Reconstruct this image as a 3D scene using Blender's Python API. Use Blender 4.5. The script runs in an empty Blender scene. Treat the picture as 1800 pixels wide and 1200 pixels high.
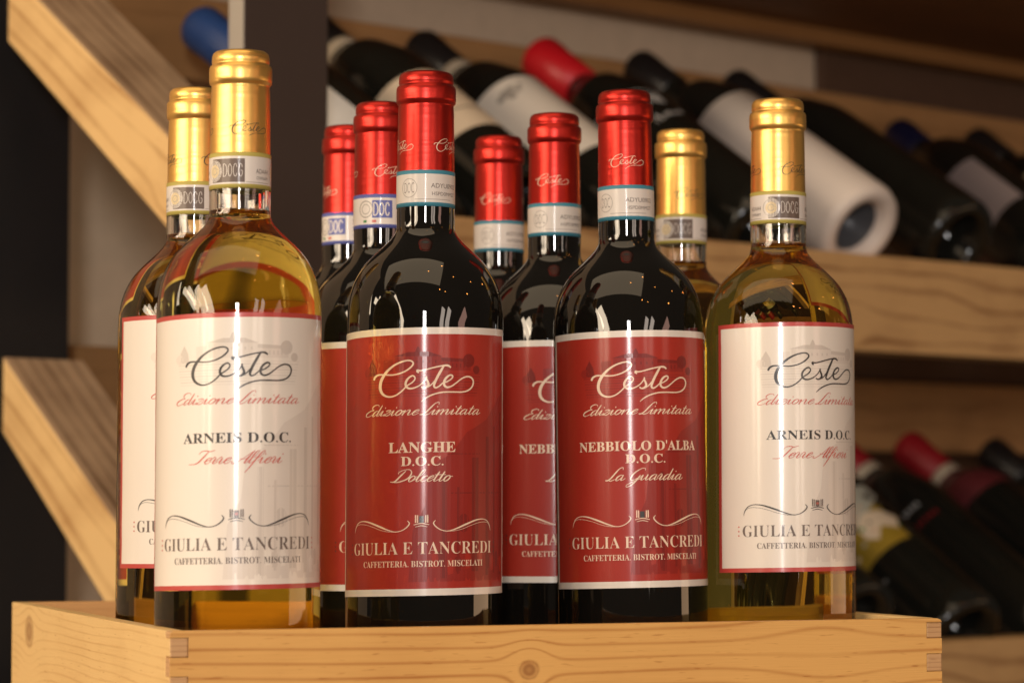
import bpy, bmesh, math, random
from mathutils import Vector, Matrix, Quaternion
random.seed(7)
SC = bpy.context.scene
COL = SC.collection
PI = math.pi

# ------------------------------------------------------------------ camera
F = 5300.0                       # focal length in photo pixels (1800 wide)
CZ = 0.0956                      # camera height above the crate floor
PITCH = math.atan(280.0 / F)
cam = bpy.data.cameras.new('camera')
cam.sensor_width = 36.0
cam.lens = 36.0 * F / 1800.0
cam.clip_start = 0.05
cam.clip_end = 60
cam.dof.use_dof = True
cam.dof.focus_distance = 1.435
cam.dof.aperture_fstop = 10.5
cam.dof.aperture_blades = 9
cob = bpy.data.objects.new('camera', cam)
cob.location = (0, 0, CZ)
cob.rotation_euler = (PI / 2 + PITCH, 0, 0)
COL.objects.link(cob)
SC.camera = cob


def ray(px, py):
    """unit-depth direction (y = 1) through a pixel of the 1800x1200 photograph"""
    cx, cy = (px - 900) / F, (600 - py) / F
    d = Vector((cx, math.cos(PITCH) - cy * math.sin(PITCH), math.sin(PITCH) + cy * math.cos(PITCH)))
    return d / d.y


def at(px, py, depth):
    return Vector((0, 0, CZ)) + ray(px, py) * depth


# ------------------------------------------------------------------ world, lamps, exposure
w = bpy.data.worlds.new('World')
SC.world = w
w.use_nodes = True
bg = w.node_tree.nodes['Background']
bg.inputs[0].default_value = (1.0, 0.80, 0.60, 1)
bg.inputs[1].default_value = 0.06
SC.view_settings.view_transform = 'Standard'
SC.view_settings.look = 'None'
SC.view_settings.exposure = 0.0
SC.view_settings.gamma = 1.0

FOCUS = Vector((0.0, 1.45, 0.2))


def window_lamp(az, el, width, height, dist, radiance, color):
    """a pane of a window: az degrees to the right of the camera as seen from the bottles"""
    a, e = math.radians(az), math.radians(el)
    pos = FOCUS + Vector((math.sin(a) * math.cos(e), -math.cos(a) * math.cos(e), math.sin(e))) * dist
    l = bpy.data.lights.new('window_light', 'AREA')
    l.shape = 'RECTANGLE'
    l.size = 2 * dist * math.tan(math.radians(width) / 2)
    l.size_y = 2 * dist * math.tan(math.radians(height) / 2)
    l.color = color
    l.energy = radiance * PI * l.size * l.size_y
    o = bpy.data.objects.new('window_light', l)
    o.location = pos
    h = Vector((FOCUS.x - pos.x, FOCUS.y - pos.y, 0))
    o.rotation_euler = h.to_track_quat('-Z', 'Z').to_euler()
    COL.objects.link(o)
    return o


CREAM = (1.0, 0.80, 0.58)
WARM = (1.0, 0.70, 0.42)
COOL = (1.0, 0.95, 0.92)
window_lamp(0, 5.6, 3.8, 9.6, 3.0, 105, COOL)               # narrow bright gap straight behind the camera
for (a0, wd) in ((-70.0, 5.0), (-63.0, 5.5), (-50.5, 7.5), (-41.0, 8.0)):       # tall window, leaves of panes
    for (el, hh) in ((12.2, 24.0),):
        window_lamp(a0, el, wd, hh, 3.6, 12.0, CREAM)
for el, hh in ((-14, 24), (12, 24)):                      # window far to the left
    window_lamp(-100, el, 13, hh, 3.2, 11.0, CREAM)
for a0 in (25.5, 34.0):                                   # shop window to the right
    window_lamp(a0, 6, 5.0, 14, 4.5, 5.5, (1.0, .82, .68))
window_lamp(58, 6, 6.0, 14, 4.0, 3.2, (1.0, .55, .42))
window_lamp(96, -4, 5.0, 34, 3.0, 3.0, (1.0, .62, .35))
l = bpy.data.lights.new('background_fill', 'AREA')          # added warm fill, no known fixture, to brighten the rack and wall
l.shape = 'RECTANGLE'
l.size, l.size_y = 2.4, 1.5
l.color = (1.0, 0.76, 0.50)
l.energy = 15
o = bpy.data.objects.new('background_fill', l)
o.location = (-0.55, 0.95, 1.70)
o.rotation_euler = (Vector((-0.25, 2.6, 0.25)) - o.location).to_track_quat('-Z', 'Y').to_euler()
COL.objects.link(o)
# a string of small warm bulbs hung across the room (azimuth, elevation, metres)
for az, el, dd in ((52, 66, 2.4), (8, 60, 2.6), (58, 46, 2.9), (24, 30, 2.3), (33, 27, 3.4), (70, 22, 2.2), (88, 34, 3.4), (112, 26, 3.0)):
    l = bpy.data.lights.new('string_light', 'POINT')
    l.shadow_soft_size = 0.026
    l.color = (1.0, 0.34, 0.06)
    l.energy = 1.6
    o = bpy.data.objects.new('string_light', l)
    a, e = math.radians(az), math.radians(el)
    o.location = FOCUS + Vector((math.sin(a) * math.cos(e), -math.cos(a) * math.cos(e), math.sin(e))) * dd
    COL.objects.link(o)


# ------------------------------------------------------------------ materials
def mat(name):
    m = bpy.data.materials.new(name)
    m.use_nodes = True
    nt = m.node_tree
    b = nt.nodes['Principled BSDF']
    return m, nt, b


def N(nt, typ, **kw):
    n = nt.nodes.new(typ)
    for k, v in kw.items():
        setattr(n, k, v)
    return n


def math_node(nt, op, a, b=None):
    n = nt.nodes.new('ShaderNodeMath')
    n.operation = op
    for i, x in enumerate((a, b)):
        if x is None:
            continue
        if isinstance(x, (int, float)):
            n.inputs[i].default_value = x
        else:
            nt.links.new(x, n.inputs[i])
    return n.outputs[0]


def simple(name, col, rough=0.5, metal=0.0, coat=0.0, coat_rough=0.1, spec=0.5, mottle=0.06, bump=0.0, bscale=400):
    m, nt, b = mat(name)
    b.inputs['Roughness'].default_value = rough
    b.inputs['Metallic'].default_value = metal
    b.inputs['Coat Weight'].default_value = coat
    b.inputs['Coat Roughness'].default_value = coat_rough
    b.inputs['Specular IOR Level'].default_value = spec
    tc = N(nt, 'ShaderNodeTexCoord')
    no = N(nt, 'ShaderNodeTexNoise')
    no.inputs['Scale'].default_value = 60
    no.inputs['Detail'].default_value = 5
    nt.links.new(tc.outputs['Object'], no.inputs['Vector'])
    mx = N(nt, 'ShaderNodeMix', data_type='RGBA')
    mx.inputs[6].default_value = (*[c * (1 - mottle) for c in col], 1)
    mx.inputs[7].default_value = (*[min(1, c * (1 + mottle)) for c in col], 1)
    nt.links.new(no.outputs['Fac'], mx.inputs[0])
    nt.links.new(mx.outputs[2], b.inputs['Base Color'])
    if bump:
        n2 = N(nt, 'ShaderNodeTexNoise')
        n2.inputs['Scale'].default_value = bscale
        n2.inputs['Detail'].default_value = 4
        nt.links.new(tc.outputs['Object'], n2.inputs['Vector'])
        bp = N(nt, 'ShaderNodeBump')
        bp.inputs['Strength'].default_value = bump
        bp.inputs['Distance'].default_value = 0.0004
        nt.links.new(n2.outputs['Fac'], bp.inputs['Height'])
        nt.links.new(bp.outputs[0], b.inputs['Normal'])
    return m


def foil(name, col, rough):
    """crimped metal foil: faint horizontal wrinkles and vertical rub marks"""
    m, nt, b = mat(name)
    b.inputs['Metallic'].default_value = 0.9
    tc = N(nt, 'ShaderNodeTexCoord')
    mp = N(nt, 'ShaderNodeMapping')
    mp.inputs['Scale'].default_value = (22, 22, 520)
    nt.links.new(tc.outputs['Object'], mp.inputs['Vector'])
    no = N(nt, 'ShaderNodeTexNoise')
    no.inputs['Scale'].default_value = 1.0
    no.inputs['Detail'].default_value = 3
    nt.links.new(mp.outputs[0], no.inputs['Vector'])
    mp2 = N(nt, 'ShaderNodeMapping')
    mp2.inputs['Scale'].default_value = (160, 160, 50)
    nt.links.new(tc.outputs['Object'], mp2.inputs['Vector'])
    n2 = N(nt, 'ShaderNodeTexNoise')
    n2.inputs['Scale'].default_value = 1.0
    n2.inputs['Detail'].default_value = 4
    nt.links.new(mp2.outputs[0], n2.inputs['Vector'])
    h = math_node(nt, 'ADD', math_node(nt, 'POWER', no.outputs['Fac'], 2.5), math_node(nt, 'MULTIPLY', n2.outputs['Fac'], 0.35))
    bp = N(nt, 'ShaderNodeBump')
    bp.inputs['Strength'].default_value = 0.20
    bp.inputs['Distance'].default_value = 0.0007
    nt.links.new(h, bp.inputs['Height'])
    nt.links.new(bp.outputs[0], b.inputs['Normal'])
    r = math_node(nt, 'ADD', math_node(nt, 'MULTIPLY', n2.outputs['Fac'], 0.18), rough - 0.09)
    nt.links.new(r, b.inputs['Roughness'])
    mx = N(nt, 'ShaderNodeMix', data_type='RGBA')
    mx.inputs[6].default_value = (*[c * 0.85 for c in col], 1)
    mx.inputs[7].default_value = (*col, 1)
    nt.links.new(n2.outputs['Fac'], mx.inputs[0])
    nt.links.new(mx.outputs[2], b.inputs['Base Color'])
    return m


def interface(name, ior, color, rough=0.0):
    m = bpy.data.materials.new(name)
    m.use_nodes = True
    nt = m.node_tree
    nt.nodes.clear()
    o = nt.nodes.new('ShaderNodeOutputMaterial')
    g = nt.nodes.new('ShaderNodeBsdfGlass')
    g.inputs['Color'].default_value = (*color, 1)
    g.inputs['Roughness'].default_value = rough
    g.inputs['IOR'].default_value = ior
    tc = nt.nodes.new('ShaderNodeTexCoord')
    no = nt.nodes.new('ShaderNodeTexNoise')
    no.inputs['Scale'].default_value = 26
    bp = nt.nodes.new('ShaderNodeBump')
    bp.inputs['Strength'].default_value = 0.10
    bp.inputs['Distance'].default_value = 0.0004
    nt.links.new(tc.outputs['Object'], no.inputs['Vector'])
    nt.links.new(no.outputs['Fac'], bp.inputs['Height'])
    nt.links.new(bp.outputs[0], g.inputs['Normal'])
    nt.links.new(g.outputs[0], o.inputs['Surface'])
    return m


def wood(name, light, dark, freq=95, warp=1.4, knots=(), rough=0.55, line=0.55, fibre=0.35, stain=0.0, seed=0.0):
    """sawn softwood from the UV map (metres): x along the grain, y across it"""
    m, nt, b = mat(name)
    tc = N(nt, 'ShaderNodeTexCoord')
    sep = N(nt, 'ShaderNodeSeparateXYZ')
    nt.links.new(tc.outputs['UV'], sep.inputs[0])
    X, Y = sep.outputs[0], sep.outputs[1]
    cmb = N(nt, 'ShaderNodeCombineXYZ')
    nt.links.new(math_node(nt, 'MULTIPLY', X, 5.0), cmb.inputs[0])
    nt.links.new(math_node(nt, 'MULTIPLY', Y, 17.0), cmb.inputs[1])
    cmb.inputs[2].default_value = seed
    n1 = N(nt, 'ShaderNodeTexNoise')
    n1.inputs['Scale'].default_value = 1.0
    n1.inputs['Detail'].default_value = 2
    nt.links.new(cmb.outputs[0], n1.inputs['Vector'])
    yy = Y
    spot = None
    for (kx, ky, rx, ry, amp, show) in knots:
        dx = math_node(nt, 'DIVIDE', math_node(nt, 'SUBTRACT', X, kx), rx)
        dy = math_node(nt, 'DIVIDE', math_node(nt, 'SUBTRACT', Y, ky), ry)
        d2 = math_node(nt, 'ADD', math_node(nt, 'MULTIPLY', dx, dx), math_node(nt, 'MULTIPLY', dy, dy))
        g = math_node(nt, 'POWER', 2.71828, math_node(nt, 'MULTIPLY', d2, -0.35))
        yy = math_node(nt, 'SUBTRACT', yy, math_node(nt, 'MULTIPLY', math_node(nt, 'MULTIPLY', g, dy), amp))
        if not show:
            continue
        nn = N(nt, 'ShaderNodeTexNoise')
        nn.inputs['Scale'].default_value = 300
        nt.links.new(tc.outputs['UV'], nn.inputs['Vector'])
        mr = N(nt, 'ShaderNodeMapRange')
        mr.interpolation_type = 'SMOOTHSTEP'
        dlast = d2
        nt.links.new(math_node(nt, 'ADD', d2, math_node(nt, 'MULTIPLY', nn.outputs['Fac'], 0.6)), mr.inputs[0])
        mr.inputs[1].default_value = 1.25
        mr.inputs[2].default_value = 0.55
        mr.inputs[3].default_value = 0.0
        mr.inputs[4].default_value = 1.0
        spot = mr.outputs[0] if spot is None else math_node(nt, 'MAXIMUM', spot, mr.outputs[0])
    ph = math_node(nt, 'ADD', math_node(nt, 'MULTIPLY', yy, freq * 2 * PI), math_node(nt, 'MULTIPLY', n1.outputs['Fac'], warp * 6.28))
    s = math_node(nt, 'ADD', math_node(nt, 'MULTIPLY', math_node(nt, 'SINE', ph), 0.5), 0.5)
    s = math_node(nt, 'POWER', s, 8.0)
    # slow change of line strength
    c2 = N(nt, 'ShaderNodeCombineXYZ')
    nt.links.new(math_node(nt, 'MULTIPLY', X, 8.0), c2.inputs[0])
    nt.links.new(math_node(nt, 'MULTIPLY', Y, 60.0), c2.inputs[1])
    c2.inputs[2].default_value = seed + 4
    n2 = N(nt, 'ShaderNodeTexNoise')
    n2.inputs['Scale'].default_value = 1.0
    n2.inputs['Detail'].default_value = 3
    nt.links.new(c2.outputs[0], n2.inputs['Vector'])
    s = math_node(nt, 'MULTIPLY', s, math_node(nt, 'ADD', math_node(nt, 'MULTIPLY', n2.outputs['Fac'], 1.6), -0.2))
    c3 = N(nt, 'ShaderNodeCombineXYZ')
    nt.links.new(math_node(nt, 'MULTIPLY', X, 40.0), c3.inputs[0])
    nt.links.new(math_node(nt, 'MULTIPLY', Y, 1600.0), c3.inputs[1])
    c3.inputs[2].default_value = seed
    n3 = N(nt, 'ShaderNodeTexNoise')
    n3.inputs['Scale'].default_value = 1.0
    n3.inputs['Detail'].default_value = 3
    nt.links.new(c3.outputs[0], n3.inputs['Vector'])
    fac = math_node(nt, 'ADD', math_node(nt, 'MULTIPLY', s, line), math_node(nt, 'MULTIPLY', math_node(nt, 'SUBTRACT', n3.outputs['Fac'], 0.45), fibre))
    fac = math_node(nt, 'ADD', fac, math_node(nt, 'MULTIPLY', math_node(nt, 'SUBTRACT', n2.outputs['Fac'], 0.5), 0.5 + stain))
    c4 = N(nt, 'ShaderNodeCombineXYZ')                    # short dark pores and scratches along the grain
    nt.links.new(math_node(nt, 'MULTIPLY', X, 110.0), c4.inputs[0])
    nt.links.new(math_node(nt, 'MULTIPLY', Y, 900.0), c4.inputs[1])
    c4.inputs[2].default_value = seed + 9
    n4 = N(nt, 'ShaderNodeTexNoise')
    n4.inputs['Scale'].default_value = 1.0
    n4.inputs['Detail'].default_value = 1
    nt.links.new(c4.outputs[0], n4.inputs['Vector'])
    pr = N(nt, 'ShaderNodeMapRange')
    pr.inputs[1].default_value = 0.66
    pr.inputs[2].default_value = 0.78
    pr.inputs[3].default_value = 0.0
    pr.inputs[4].default_value = 0.55
    nt.links.new(n4.outputs['Fac'], pr.inputs[0])
    fac = math_node(nt, 'ADD', fac, pr.outputs[0])
    n5 = N(nt, 'ShaderNodeTexNoise')                      # broad uneven ageing
    n5.inputs['Scale'].default_value = 14.0
    n5.inputs['Detail'].default_value = 4
    nt.links.new(tc.outputs['UV'], n5.inputs['Vector'])
    fac = math_node(nt, 'ADD', fac, math_node(nt, 'MULTIPLY', math_node(nt, 'SUBTRACT', n5.outputs['Fac'], 0.5), 0.7 + 2.0 * stain))
    mx = N(nt, 'ShaderNodeMix', data_type='RGBA')
    mx.clamp_factor = True
    mx.inputs[6].default_value = (*light, 1)
    mx.inputs[7].default_value = (*dark, 1)
    nt.links.new(fac, mx.inputs[0])
    out = mx.outputs[2]
    if spot is not None:
        m2 = N(nt, 'ShaderNodeMix', data_type='RGBA')
        ringk = math_node(nt, 'ADD', math_node(nt, 'MULTIPLY', math_node(nt, 'SINE', math_node(nt, 'MULTIPLY', dlast, 14.0)), 0.18), 0.62)
        nt.links.new(math_node(nt, 'MULTIPLY', spot, ringk), m2.inputs[0])
        nt.links.new(out, m2.inputs[6])
        m2.inputs[7].default_value = (dark[0] * .62, dark[1] * .55, dark[2] * .6, 1)
        out = m2.outputs[2]
    nt.links.new(out, b.inputs['Base Color'])
    b.inputs['Roughness'].default_value = rough
    b.inputs['Specular IOR Level'].default_value = 0.35
    bp = N(nt, 'ShaderNodeBump')
    bp.inputs['Strength'].default_value = 0.25
    bp.inputs['Distance'].default_value = 0.0004
    nt.links.new(math_node(nt, 'ADD', s, n3.outputs['Fac']), bp.inputs['Height'])
    nt.links.new(bp.outputs[0], b.inputs['Normal'])
    return m


M = {}
M['glass'] = interface('clear glass', 1.50, (1.0, 0.995, 0.97))
M['cavity'] = interface('glass to air', 1.50, (1, 1, 1))
M['wine'] = interface('golden wine', 1.333 / 1.50, (1.0, 0.90, 0.44))
M['winetop'] = interface('golden wine surface', 1.333, (1.0, 0.92, 0.62))
M['dark'] = simple('dark wine glass', (0.006, 0.005, 0.004), rough=0.02, spec=0.7, mottle=0.2, bump=0.05, bscale=24)
M['olive'] = simple('dark rack glass', (0.010, 0.010, 0.008), rough=0.09, spec=0.5, mottle=0.2)
M['gold'] = foil('gold foil', (1.0, 0.61, 0.17), 0.34)
M['redfoil'] = foil('red foil', (0.52, 0.030, 0.022), 0.33)
M['cream'] = simple('cream label paper', (0.82, 0.75, 0.66), rough=0.42, coat=0.8, coat_rough=0.12, mottle=0.02, bump=0.10, bscale=900)
M['red'] = simple('red label paper', (0.40, 0.026, 0.014), rough=0.5, coat=0.42, coat_rough=0.14, spec=0.3, mottle=0.05, bump=0.14, bscale=700)
M['redink'] = simple('red border ink', (0.50, 0.055, 0.045), rough=0.42, coat=0.5, coat_rough=0.13, mottle=0.02)
M['pink'] = simple('coral ink', (0.60, 0.13, 0.10), rough=0.45, coat=0.5, coat_rough=0.14, mottle=0.02)
M['ink'] = simple('black ink', (0.035, 0.030, 0.028), rough=0.45, coat=0.5, coat_rough=0.14)
M['greyink'] = simple('grey ink', (0.16, 0.12, 0.10), rough=0.45, coat=0.5, coat_rough=0.14)
M['creamink'] = simple('cream ink', (0.90, 0.68, 0.50), rough=0.45, coat=0.5, coat_rough=0.14, mottle=0.02)
M['tint'] = simple('pale grey print', (0.735, 0.66, 0.58), rough=0.42, coat=0.5, coat_rough=0.13, mottle=0.05)
M['tint2'] = simple('grey print', (0.63, 0.56, 0.49), rough=0.42, coat=0.5, coat_rough=0.13, mottle=0.05)
M['rtint'] = simple('dark red print', (0.30, 0.019, 0.012), rough=0.5, coat=0.28, coat_rough=0.17, spec=0.3, mottle=0.08)
M['rtint2'] = simple('deep red print', (0.21, 0.014, 0.010), rough=0.5, coat=0.28, coat_rough=0.17, spec=0.3, mottle=0.08)
M['seal'] = simple('seal paper', (0.74, 0.68, 0.62), rough=0.5, coat=0.2, mottle=0.05)
M['sealolive'] = simple('olive seal ink', (0.46, 0.38, 0.09), rough=0.5, coat=0.2)
M['sealbrown'] = simple('brown seal ink', (0.13, 0.090, 0.07), rough=0.5, coat=0.2)
M['sealteal'] = simple('teal seal ink', (0.05, 0.24, 0.33), rough=0.5, coat=0.2)
M['sealblue'] = simple('blue seal ink', (0.10, 0.12, 0.38), rough=0.5, coat=0.2)
M['sealgrey'] = simple('grey seal ink', (0.38, 0.34, 0.30), rough=0.5, coat=0.2)
M['green'] = simple('green ink', (0.05, 0.25, 0.07), rough=0.5)
M['sealpale'] = simple('pale gold seal ink', (0.74, 0.60, 0.36), rough=0.5, coat=0.2)
M['pinefront'] = wood('orange pine', (0.76, 0.43, 0.130), (0.47, 0.20, 0.045), freq=150, warp=1.2,
                      knots=((0.1675, -0.0200, 0.0062, 0.0055, 0.010, 1), (0.320, -0.013, 0.020, 0.012, 0.007, 0)), seed=1.3, line=0.9, fibre=.28)
M['pineside'] = wood('yellow pine', (0.82, 0.57, 0.25), (0.54, 0.30, 0.10), freq=230, warp=2.4,
                     knots=((0.345, -0.014, 0.016, 0.0105, 0.008, 1),), seed=7.1, line=0.5, fibre=.3)
M['pineback'] = wood('plain pine', (0.66, 0.36, 0.14), (0.42, 0.19, 0.06), freq=110, seed=3.0)
M['endgrain'] = wood('pine end grain', (0.60, 0.36, 0.17), (0.34, 0.17, 0.07), freq=420, warp=0.5, seed=5.0, line=0.8)
M['brace'] = wood('blond rack timber', (0.78, 0.52, 0.23), (0.44, 0.23, 0.08), freq=70, warp=1.3, seed=9.0, line=0.8, stain=.4, knots=((0.22, -0.025, 0.007, 0.005, 0.01, 1),))
M['braceshade'] = wood('shaded sawn timber', (0.46, 0.31, 0.19), (0.17, 0.095, 0.05), freq=80, warp=1.8, seed=2.0, fibre=0.8, line=1.0, stain=.5)  # top faces of the braces, their weaker light painted as darker timber
M['beam'] = wood('rack beam timber', (0.62, 0.38, 0.165), (0.28, 0.13, 0.045), freq=60, warp=2.4,
                 knots=((0.15, -0.07, 0.02, 0.01, 0.01, 1), (0.55, -0.06, 0.02, 0.012, 0.01, 0)), seed=12.0, line=0.9, stain=.3)
M['rail'] = wood('rear rail timber', (0.42, 0.22, 0.085), (0.20, 0.09, 0.03), freq=40, warp=2.2,
                 knots=((0.18, -0.03, 0.022, 0.016, 0.01, 1), (0.72, -0.03, 0.02, 0.014, 0.01, 1)), seed=15.0, line=0.5, stain=.3)
M['board'] = wood('brown shelf board', (0.23, 0.095, 0.032), (0.10, 0.038, 0.013), freq=25, warp=1.8, seed=17.0, line=.5)
M['boardedge'] = wood('brown shelf edge', (0.36, 0.17, 0.055), (0.22, 0.09, 0.03), freq=40, warp=1.8, seed=18.0)
M['post'] = simple('dark brown paint', (0.050, 0.032, 0.026), rough=0.6, bump=.2, bscale=90)
M['postlit'] = simple('lit post edge', (0.36, 0.32, 0.27), rough=0.7)  # side face of the dark post, light falling on it painted as pale grey
M['black'] = simple('black paint', (0.010, 0.009, 0.010), rough=0.6, bump=.2, bscale=90)
M['wall'] = simple('beige plaster', (0.64, 0.50, 0.36), rough=0.9, mottle=0.12, bump=.4, bscale=60)
M['wallbrownshade'] = simple('brown panel', (0.10, 0.050, 0.027), rough=0.8, mottle=0.2)  # brown part of the wall, its shadow painted in as a darker tone
M['counter'] = wood('counter timber', (0.35, 0.2, 0.10), (0.2, 0.1, 0.05), seed=22)
M['whitewrap'] = simple('white bottle wrap', (0.72, 0.64, 0.58), rough=0.5, mottle=.03)
M['wpunt'] = simple('blue grey punt', (0.075, 0.080, 0.090), rough=0.35)
M['wax_red'] = simple('red wax', (0.55, 0.008, 0.015), rough=0.4)
M['capred'] = simple('dark red capsule', (0.26, 0.006, 0.012), rough=0.45)
M['wax_blue'] = simple('blue capsule', (0.022, 0.060, 0.20), rough=0.4)
M['navy'] = simple('navy capsule', (0.007, 0.008, 0.034), rough=0.35)
M['blackcap'] = simple('black capsule', (0.012, 0.010, 0.010), rough=0.3)
M['paleband'] = simple('pale neck band', (0.50, 0.42, 0.32), rough=0.6)
M['oldcream'] = simple('aged cream label', (0.66, 0.54, 0.40), rough=0.6, mottle=.1)
M['greylabel'] = simple('mauve grey label', (0.28, 0.23, 0.23), rough=0.6)
M['yellowlabel'] = simple('pale yellow label', (0.62, 0.52, 0.30), rough=0.6)
M['burgundy'] = simple('burgundy label', (0.11, 0.014, 0.018), rough=0.55)
M['twine'] = simple('twine', (0.30, 0.21, 0.11), rough=0.9)
M['silver'] = simple('silver print', (0.50, 0.49, 0.48), rough=0.5)
M['mustard'] = simple('mustard print', (0.30, 0.20, 0.02), rough=0.5)
M['paintgrey'] = simple('pale sage print', (0.40, 0.40, 0.34), rough=0.5)
M['peach'] = simple('peach print', (0.62, 0.36, 0.22), rough=0.5)


# ------------------------------------------------------------------ object helpers
def link(o, parent=None):
    COL.objects.link(o)
    if parent is not None:
        o.parent = parent
    return o


def mesh_obj(name, verts, faces, mats, parent=None, fmat=None, smooth=False, uvs=None):
    me = bpy.data.meshes.new(name)
    me.from_pydata([tuple(v) for v in verts], [], faces)
    for m in (mats if isinstance(mats, (list, tuple)) else [mats]):
        me.materials.append(m)
    if fmat:
        for p, i in zip(me.polygons, fmat):
            p.material_index = i
    if smooth:
        for p in me.polygons:
            p.use_smooth = True
    if uvs:
        l = me.uv_layers.new(name='UVMap')
        for p in me.polygons:
            for k, li in enumerate(p.loop_indices):
                l.data[li].uv = uvs[p.index][k]
    me.update()
    return link(bpy.data.objects.new(name, me), parent)


def thing(name, label, cat, loc=(0, 0, 0), group=None):
    o = bpy.data.objects.new(name, None)
    o.empty_display_size = 0.02
    o.location = loc
    tag(o, label, cat, group)
    return link(o)


def tag(o, label, cat, group=None):
    o['label'] = label
    o['category'] = cat
    if group:
        o['group'] = group
    return o


def lathe(profile, seg=96):
    """profile: list of (r, z); closed at axis where r == 0. Normals outward for z going up with r outside"""
    V, Fc = [], []
    rings = []
    for (r, z) in profile:
        if r <= 1e-9:
            rings.append([len(V)])
            V.append((0, 0, z))
        else:
            st = len(V)
            for k in range(seg):
                a = 2 * PI * k / seg
                V.append((r * math.cos(a), r * math.sin(a), z))
            rings.append(list(range(st, st + seg)))
    for a, b in zip(rings[:-1], rings[1:]):
        if len(a) == 1 and len(b) == 1:
            continue
        for k in range(seg):
            k2 = (k + 1) % seg
            if len(a) == 1:
                Fc.append((a[0], b[k2], b[k]))
            elif len(b) == 1:
                Fc.append((a[k], a[k2], b[0]))
            else:
                Fc.append((a[k], a[k2], b[k2], b[k]))
    return V, Fc


def smooth_profile(pts, n=6):
    """Catmull-Rom through (r, z) points"""
    out = []
    P = [pts[0]] + list(pts) + [pts[-1]]
    for i in range(1, len(P) - 2):
        p0, p1, p2, p3 = P[i - 1:i + 3]
        for k in range(n):
            t = k / n
            out.append(tuple(0.5 * ((2 * p1[j]) + (-p0[j] + p2[j]) * t + (2 * p0[j] - 5 * p1[j] + 4 * p2[j] - p3[j]) * t * t
                                    + (-p0[j] + 3 * p1[j] - 3 * p2[j] + p3[j]) * t ** 3) for j in range(len(p1))))
    out.append(tuple(pts[-1]))
    return out


# ------------------------------------------------------------------ print on cylinders
def wrap_pt(u, v, r, ztop, tilt=0.0):
    """u mm to the right, v mm down from ztop (m); r in m"""
    th = u * 0.001 / r
    return (r * math.sin(th), -r * math.cos(th), ztop - v * 0.001 + tilt * u * 0.001)


class Print:
    """flat artwork in millimetres, wrapped onto a cylinder as one mesh"""
    maxw = 2.2

    def __init__(self):
        self.v, self.f, self.m, self.mats, self.h = [], [], [], [], []
        self.level = 0.0

    def mi(self, key):
        if key not in self.mats:
            self.mats.append(key)
        return self.mats.index(key)

    def poly(self, pts, key, lift=0.0):
        """a polygon; cut in vertical slices so that it follows the cylinder"""
        bm = bmesh.new()
        vs = [bm.verts.new((p[0], p[1], 0)) for p in pts]
        bm.faces.new(vs)
        x0, x1 = min(p[0] for p in pts), max(p[0] for p in pts)
        n = int((x1 - x0) / self.maxw)
        for k in range(1, n + 1):
            x = x0 + (x1 - x0) * k / (n + 1)
            bmesh.ops.bisect_plane(bm, geom=bm.verts[:] + bm.edges[:] + bm.faces[:], plane_co=(x, 0, 0), plane_no=(1, 0, 0))
        bmesh.ops.triangulate(bm, faces=bm.faces[:])
        base = len(self.v)
        bm.verts.index_update()
        self.level += 0.0004
        for q in bm.verts:
            self.v.append((q.co.x, q.co.y))
            self.h.append(lift + self.level)
        for q in bm.faces:
            self.f.append(tuple(base + t.index for t in q.verts))
            self.m.append(self.mi(key))
        bm.free()

    def rect(self, x0, y0, x1, y1, key, lift=0.0):
        self.poly([(x0, y0), (x1, y0), (x1, y1), (x0, y1)], key, lift)

    def disc(self, cx, cy, r, key, lift=0.0, n=20, ry=None):
        self.poly([(cx + r * math.cos(2 * PI * k / n), cy + (ry or r) * math.sin(2 * PI * k / n)) for k in range(n)], key, lift)

    def ring(self, cx, cy, r, w, key, n=28, ry=None):
        pts = [(cx + r * math.cos(2 * PI * k / n), cy + (ry or r) * math.sin(2 * PI * k / n), w) for k in range(n + 1)]
        self.stroke(pts, key, n=1)

    def stroke(self, pts, key, n=8, lift=0.0):
        """ribbon along (x, y, width) points"""
        P = smooth_profile(pts, n) if n > 1 else pts
        base = len(self.v)
        for i, p in enumerate(P):
            a, b = P[max(i - 1, 0)], P[min(i + 1, len(P) - 1)]
            dx, dy = b[0] - a[0], b[1] - a[1]
            L = math.hypot(dx, dy) or 1
            w = max(p[2], 0.02) / 2
            self.level += 0.00005
            self.v += [(p[0] - dy / L * w, p[1] + dx / L * w), (p[0] + dy / L * w, p[1] - dx / L * w)]
            self.h += [lift + self.level] * 2
        for i in range(len(P) - 1):
            k = base + 2 * i
            self.f.append((k, k + 2, k + 3, k + 1))
            self.m.append(self.mi(key))

    def text(self, s, style, cx, base, width, cap, key, thin=0.0, lift=0.0):
        """centred at cx, baseline at v = base, total width and capital height in mm"""
        V, Fc, islands, capu = glyphs(s, style, thin)
        x0, x1 = min(p[0] for p in V), max(p[0] for p in V)
        sx, sy = width / (x1 - x0), cap / capu
        b = len(self.v)
        for i, p in enumerate(V):
            self.v.append((cx + (p[0] - (x0 + x1) / 2) * sx, base - p[1] * sy))
            self.h.append(lift + self.level + 0.0004 * (1 + islands[i] % 7))
        self.level += 0.0008
        for q in Fc:
            self.f.append(tuple(b + t for t in q))
            self.m.append(self.mi(key))

    def build(self, name, parent, r, ztop, tilt=0.0, off=0.06):
        V = []
        for (u, v), h in zip(self.v, self.h):
            th = u * 0.001 / r
            rr = r + (off + h) * 0.001
            V.append((rr * math.sin(th), -rr * math.cos(th), ztop - v * 0.001 + tilt * u * 0.001))
        return mesh_obj(name, V, self.f, [M[k] for k in self.mats], parent, fmat=self.m)


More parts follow.
